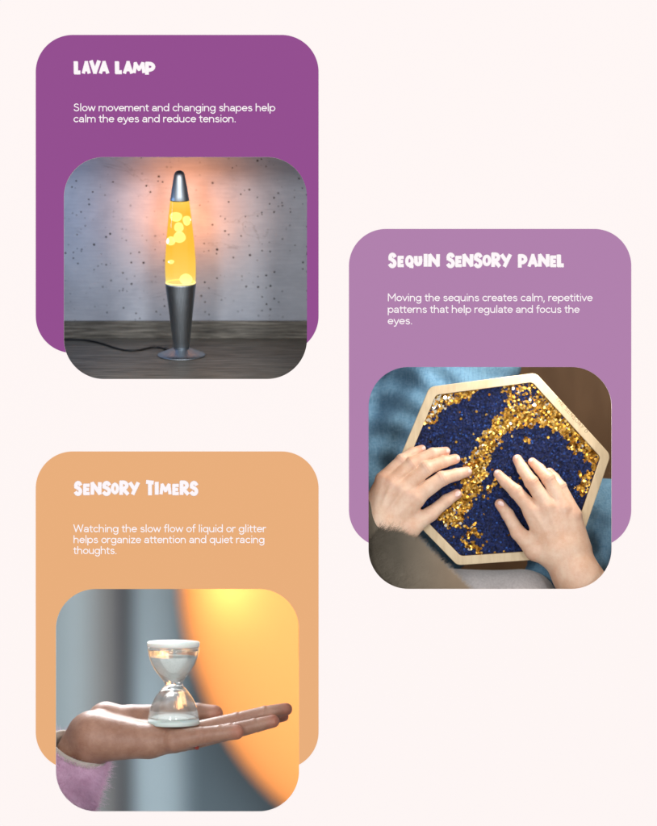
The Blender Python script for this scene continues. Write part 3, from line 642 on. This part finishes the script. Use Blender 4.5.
for _ in range(60000):
    t = random.uniform(.25, 1.25); c_ = e0+(e1-e0)*t; rr = 54-4*t; ang = random.gauss(.35, .55); tip = 1.5+min(abs(random.gauss(0, 1))*3.6, 10)
    nx = math.cos(ang*1.2); nz = -math.sin(ang*1.2); p = Vector((c_.x+en_.x*rr*nx, c_.y+en_.y*rr*nx, 40+rr*nz/2.1))
    dv = Vector((en_.x*.75+ed_.x*random.gauss(0, .55), en_.y*.75+ed_.y*random.gauss(0, .55), random.gauss(-.02, .15))).normalized(); sd = Vector((-dv.y, dv.x, 0)).normalized(); b = len(vs)
    for i_ in range(3):
        q = p+dv*tip*i_/2; wd = .09*(1-.35*i_); q.z = max(q.z, 5)
        for s_ in (-1, 1): e = q+sd*wd*s_; vs.append(W(e.x, e.y, e.z, k2))
    fs += [(b, b+1, b+3, b+2), (b+2, b+3, b+5, b+4)]
nap = mesh_obj('sleeve_nap', vs, fs, m_fleece); nap['kind'] = 'stuff'; keep(nap, child)  # strands added to soften the sleeve's edge like defocus
# brown floor far below the lap
m = MatB('brown_floor'); n1 = m.noise(m.coord((8, 8, 2)), 3, 4); m.set(Base_Color=m.ramp(n1, [(.3, (.16, .085, .04)), (.7, (.26, .15, .075))]), Roughness=.6)
struct(mesh_obj('floor', [P(x, y, 600) for x, y in ((300, 300), (680, 300), (680, 660), (300, 660))], [(0, 1, 2, 3)], m.m))

# ================================================================== RECESS 3: sand timer on an open palm
room('recess_shell', PH[2], [(2.6, 60, 110, 25, 25), (700, 80, 120, 50, 60), (1500, 100, 140, 420, 120), (6050, 120, 160, 420, 120)], m_r3)
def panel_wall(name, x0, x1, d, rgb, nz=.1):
    return struct(mesh_obj(name, [P(x, y, dd) for dd in (d, d+20) for x, y in ((x0, 440), (x1, 440), (x1, 925), (x0, 925))], [(0, 1, 2, 3), (7, 6, 5, 4), (0, 3, 7, 4), (1, 5, 6, 2), (0, 4, 5, 1), (3, 2, 6, 7)], simple('graded_strip', rgb, .8, nz=nz, nscale=3)))
xs = [(-60, (.30, .36, .38)), (66, (.36, .42, .44)), (80, (.33, .37, .38)), (90, (.27, .29, .29)), (99, (.22, .22, .215)), (108, (.17, .165, .165)), (115, (.12, .12, .125)), (120, (.07, .073, .08)), (128, (.10, .115, .125)), (132, (.20, .24, .26)), (136, (.30, .37, .41)), (143, (.36, .45, .49)), (170, (.32, .40, .44)), (178, (.24, .31, .34)), (186, (.15, .20, .23)), (194, (.10, .14, .165)), (715, None)]  # strip colours carry the dark gap's shade and its blurred edges
for q_, (a_, b_) in enumerate(zip(xs, xs[1:])): panel_wall('wall_strip', a_[0], b_[0], 5800+(q_ % 2)*6, (*a_[1], 1))
kd = K(5000)
lan = thing('round_lantern', 'large round orange lamp shade glowing behind the hand, out of focus', 'lamp', P(400, 560, 5000))
m = MatB('orange_shade'); m.set(Base_Color=(.62, .21, .05, 1), Roughness=.9); m.b.inputs['Emission Color'].default_value = (1, .36, .10, 1); m.b.inputs['Emission Strength'].default_value = .27
vs, fs = [], []; NN, MM = 40, 64
for j in range(NN+1):
    th = math.pi*j/NN
    for i in range(MM):
        a = 2*math.pi*i/MM; vs.append((222*kd*S*math.sin(th)*math.cos(a), 200*S*math.sin(th)*math.sin(a), 290*kd*S*math.cos(th)))
for j in range(NN):
    for i in range(MM): fs.append((j*MM+i, (j+1)*MM+i, (j+1)*MM+(i+1) % MM, j*MM+(i+1) % MM))
mesh_obj('lamp_shade', vs, fs, m.m, lan, smooth=True)
ul = bpy.data.lights.new('shade_hot_spot', 'POINT'); ul.energy = 1.5; ul.color = (1, .80, .52); ul.shadow_soft_size = .05  # added point light in front of the shade, makes its hot spot
uo = bpy.data.objects.new('glow_light', ul); col.objects.link(uo); uo.parent = lan; uo.location = P(214, 588, 4790)-Vector(lan.location)

k3 = K(100)
F3 = [ # little finger (near), ring, middle, index (far)
 [(237.5, 728.5, 64, 7.3), (222, 729.5, 64, 8.0), (204, 732, 66, 8.8), (176, 738, 70, 11.5)],
 [(273.5, 719.4, 82, 6.4), (256, 723.5, 82, 7.2), (232, 729.5, 83, 8.2), (192, 738, 86, 10.5)],
 [(286, 709.3, 101, 6.3), (266, 713, 101, 7.2), (238, 720.5, 101, 8.2), (192, 733, 102, 10.5)],
 [(283.5, 718.6, 119, 4.9), (264, 721.5, 119, 6.4), (238, 727, 118, 7.6), (192, 733, 117, 10.5)]]
T3 = [(213.5, 716.3, 128, 8.6), (196, 715.5, 131, 9.2), (168, 718, 131, 11), (132, 722, 122, 15)]
palm3 = [((97, 736, 88), (150, 739, 78), 25, 16), ((150, 739, 78), (184, 738, 78), 15.5, 11), ((97, 735, 100), (180, 736, 96), 22, 11), ((105, 724, 124), (150, 728, 122), 20, 12), ((150, 730, 118), (192, 734, 115), 13, 10),
         ((92, 738, 98), (66, 772, 112), 26, 21), ((66, 772, 112), (48, 812, 124), 21, 21)]
def hand3(Gd):
    pm = None
    for a, b, ra, rb in palm3:
        g_ = seg(Gd, a, b, ra, rb); pm = g_ if pm is None else smin(pm, g_, 7)
    out = pm; fs = []
    for pts in F3:
        c_ = chain(Gd, pts, 1.5)
        for p3 in pts[1:3]:
            s_ = Gd[0]-p3[0]-1; c_ = c_+.45*np.exp(-(s_/1.6)**2)*(np.abs(Gd[1]-p3[1]) < 14)
        fs.append(smin(pm, c_, 4.5))
    fs.append(smin(pm, chain(Gd, T3, 2.5), 7))
    for g_ in fs: out = np.minimum(out, g_)
    for a, b in zip(fs, fs[1:4]): out = np.minimum(out, smin(a, b, .8))
    # shallow hollow of the palm where the timer stands
    return out
def flush3(v):
    t = np.zeros(len(v))
    for pts in F3+[T3]:
        for (p, amp, s_) in ((pts[0], .75, 8), (pts[2], .2, 7)):
            q = (v[:, 0]-p[0]-2)**2+(v[:, 1]-p[1])**2+(v[:, 2]-p[2])**2; t = np.maximum(t, amp*np.exp(-q/s_**2))
    return t
holder = thing('person', 'person in a fluffy pink sleeve holding an open palm flat under the timer', 'person', P(60, 800, 100))
m = MatB('warm_skin'); at = m.node('ShaderNodeAttribute', attribute_name='flush'); v = m.coord(); n1 = m.noise(v, 60, 5, .6); n2 = m.noise(m.coord((1, 1, 1)), 700, 3)
m.set(Base_Color=m.mix(at.outputs['Fac'], m.mix(m.ramp(m.noise(v, 40, 5, .7), [(.35, (0, 0, 0)), (.65, (1, 1, 1))]), (.28, .135, .085), (.40, .225, .155)), (.52, .15, .09)), Roughness=.45); m.b.inputs['Subsurface Weight'].default_value = .25; m.b.inputs['Subsurface Radius'].default_value = (.006, .0025, .0012); m.b.inputs['Subsurface Scale'].default_value = .6
n4 = m.noise(v, 230, 5, .7); m.bump(m.mix(.5, n4, n2), .5, .001)
b3 = keep(sdf_obj('body', [(hand3, (0, 680, 40), (300, 840, 150), .95, k3)], m.m, tint=flush3), holder)
# small red ring seen under the base of the little finger
rg = thing('finger_ring', 'thin dark red ring showing under the palm at the little finger', 'ring', P(197, 744, 82))
vs, fs = [], []
for i in range(40):
    a = 2*math.pi*i/40
    for j in range(10):
        b = 2*math.pi*j/10; rr = 10.9+.8*math.cos(b); vs.append((((2.2*math.sin(b)))*S, rr*math.cos(a)*S, rr*math.sin(a)*S+.0057))
for i in range(40):
    for j in range(10): fs.append((i*10+j, ((i+1) % 40)*10+j, ((i+1) % 40)*10+(j+1) % 10, i*10+(j+1) % 10))
mesh_obj('band', vs, fs, simple('red_enamel', (.35, .03, .01, 1), .25), rg, smooth=True)
# fluffy sleeve
ax0, ax1 = Vector((77, 752, 102)), Vector((38, 843, 138)); axd = (ax1-ax0).normalized()
u_ = axd.cross(Vector((0, 0, 1))).normalized(); w_ = axd.cross(u_).normalized()
def ring_pts(t, r, n=48, wob=0, k=k3):
    c_ = ax0+(ax1-ax0)*t; o = []
    for i in range(n):
        a = 2*math.pi*i/n; rr = r+wob*math.sin(3*a+t*9)+wob*.6*math.sin(7*a+t*22); q = c_+u_*rr*math.cos(a)+w_*rr*math.sin(a)*.95; o.append(W(q.x, q.y, q.z, k))
    return o
def skin_rings(name, rings, mat, parent):
    vs = [p for r in rings for p in r]; n = len(rings[0]); fs = [(j*n+i, j*n+(i+1) % n, (j+1)*n+(i+1) % n, (j+1)*n+i) for j in range(len(rings)-1) for i in range(n)]
    return keep(mesh_obj(name, vs, fs, mat, smooth=True), parent)
m_pink = MatB('pink_fluff'); gi = m_pink.node('ShaderNodeNewGeometry'); n1 = m_pink.noise(m_pink.coord(), 55, 4)
m_pink.set(Base_Color=m_pink.mix(.5, m_pink.ramp(n1, [(.3, (.62, .34, .50)), (.7, (.92, .68, .84))]), m_pink.ramp(gi.outputs['Random Per Island'], [(0, (.58, .30, .48)), (1, (.90, .68, .86))])), Roughness=.95); m_pink.bump(n1, .6, .002); m_pink = m_pink.m
slv = skin_rings('sleeve', [ring_pts(.02, 28), ring_pts(0, 30), ring_pts(.04, 32, wob=.5)]+[ring_pts(.04+.96*i/10, 32.5+i*.9, wob=1.4) for i in range(1, 11)], m_pink, holder)
cuff = skin_rings('cuff_lining', [ring_pts(.25, 24.5), ring_pts(.02, 27), ring_pts(-.055, 28.4), ring_pts(-.06, 30), ring_pts(.0, 30.8)], simple('white_cotton', (.50, .46, .40, 1), .9, nz=.15), holder)
vs, fs = [], []
for _ in range(26000):
    t = random.uniform(-.03, 1); a = random.uniform(0, 2*math.pi); c_ = ax0+(ax1-ax0)*t; rr = 31.5+9*t; nrm = u_*math.cos(a)+w_*math.sin(a)*.95; p = c_+nrm*rr
    dv = (nrm+Vector((random.gauss(0, .5), random.gauss(0, .5), random.gauss(0, .5)))-axd*.3).normalized(); sd = Vector((-dv.y, dv.x, .2)).normalized(); ln = random.uniform(2.5, 9); b = len(vs)
    bd = Vector((random.gauss(0, .4), random.gauss(0, .4), 0))
    for i in range(4):
        q = p+dv*ln*i/3+bd*ln*(i/3)**2; wd = .16*(1-.28*i)
        for s_ in (-1, 1): e = q+sd*wd*s_; vs.append(W(e.x, e.y, e.z, k3))
    for i in range(3): fs.append((b+2*i, b+2*i+1, b+2*i+3, b+2*i+2))
fz = mesh_obj('sleeve_fluff', vs, fs, m_pink); fz.parent = slv
fz.matrix_parent_inverse = Matrix.Identity(4); bpy.context.view_layer.update(); fz.matrix_parent_inverse = slv.matrix_world.inverted()

# the timer itself (local z up, metres via S)
TB = W(174, 723.2, 92, k3)
timer = thing('sand_timer', 'small clear hourglass with white sand and white caps on the open palm', 'hourglass', TB)
kk = k3
def H(L): return [(r*kk, z*kk) for r, z in L]
m_tg = MatB('clear_plastic'); m_tg.set(Base_Color=(.97, .985, .98, 1), Roughness=.03); m_tg.b.inputs['Transmission Weight'].default_value = 1; m_tg.b.inputs['IOR'].default_value = 1.47; _g = m_tg; _tr = _g.node('ShaderNodeBsdfTransparent'); _tr.inputs[0].default_value = (.985, 1, .995, 1); _ms = _g.node('ShaderNodeMixShader'); _ms.inputs[0].default_value = .42
_g.link(_g.b.outputs[0], _ms.inputs[1]); _g.link(_tr.outputs[0], _ms.inputs[2]); _g.link(_ms.outputs[0], _g.n['Material Output'].inputs[0]); m_tg = _g.m
outp = [(25.4, 1), (25.6, 4), (25.2, 8), (24.0, 14), (21.8, 20), (18.3, 27), (13.5, 33.5), (9.8, 37.5), (8.8, 39.8), (9.6, 42.5), (13.0, 47), (17.8, 53), (21.8, 60), (24.2, 67), (25.4, 73), (25.6, 77.2)]
inp = [(24.6, 77.2), (24.4, 73), (23.2, 67), (20.8, 60.2), (16.7, 53.2), (11.6, 47), (4.0, 43), (1.9, 41), (1.7, 39.6), (2.6, 38.8), (8.0, 37.0), (12.6, 33.6), (17.0, 27.4), (19.9, 20), (21.6, 14), (22.6, 8), (22.9, 5)]
lathe('glass_bulb', H(outp+inp+[(22.9, 3), (22.9, 1)]), m_tg, timer, n=96, close=True)
m_cap = simple('milky_white_plastic', (.66, .70, .66, 1), .35, Subsurface_Weight=.3)
lathe('cap', H([(0.02, 77.3), (25.8, 77.3), (26.2, 78), (26.2, 81), (25.6, 82), (0.02, 82.2)]), m_cap, timer, n=96)
lathe('base', H([(0.02, -.6), (25.2, -.6), (25.9, .2), (25.9, 2.6), (25.7, 3.4), (25.65, 3.5), (22.7, 5.6), (22, 5.8), (0.02, 5.9)]), m_cap, timer, n=96)
m = MatB('white_sand'); n1 = m.noise(m.coord(), 1400, 2, .8); m.set(Base_Color=m.ramp(n1, [(.35, (.62, .65, .63)), (.6, (.93, .95, .93))]), Roughness=.9); m.bump(n1, .6, .0006); m_sand = m.m
lathe('sand', H([(0.02, 41.5), (1.6, 42), (4.2, 43.4), (11.4, 47.1), (16.5, 53.3), (20.6, 60.3), (22.9, 66.6), (22.7, 67.4), (0.02, 67)]), m_sand, timer, n=96)
sn = [(r, z) for r, z in ((22.2, 6.1), (21.4, 7.0), (19, 7.6), (15, 7.0), (10, 7.8), (6, 7.2), (0.02, 7.5))]
lathe('sand_heap', H([(0.02, 5.95)]+sn), m_sand, timer, n=96)
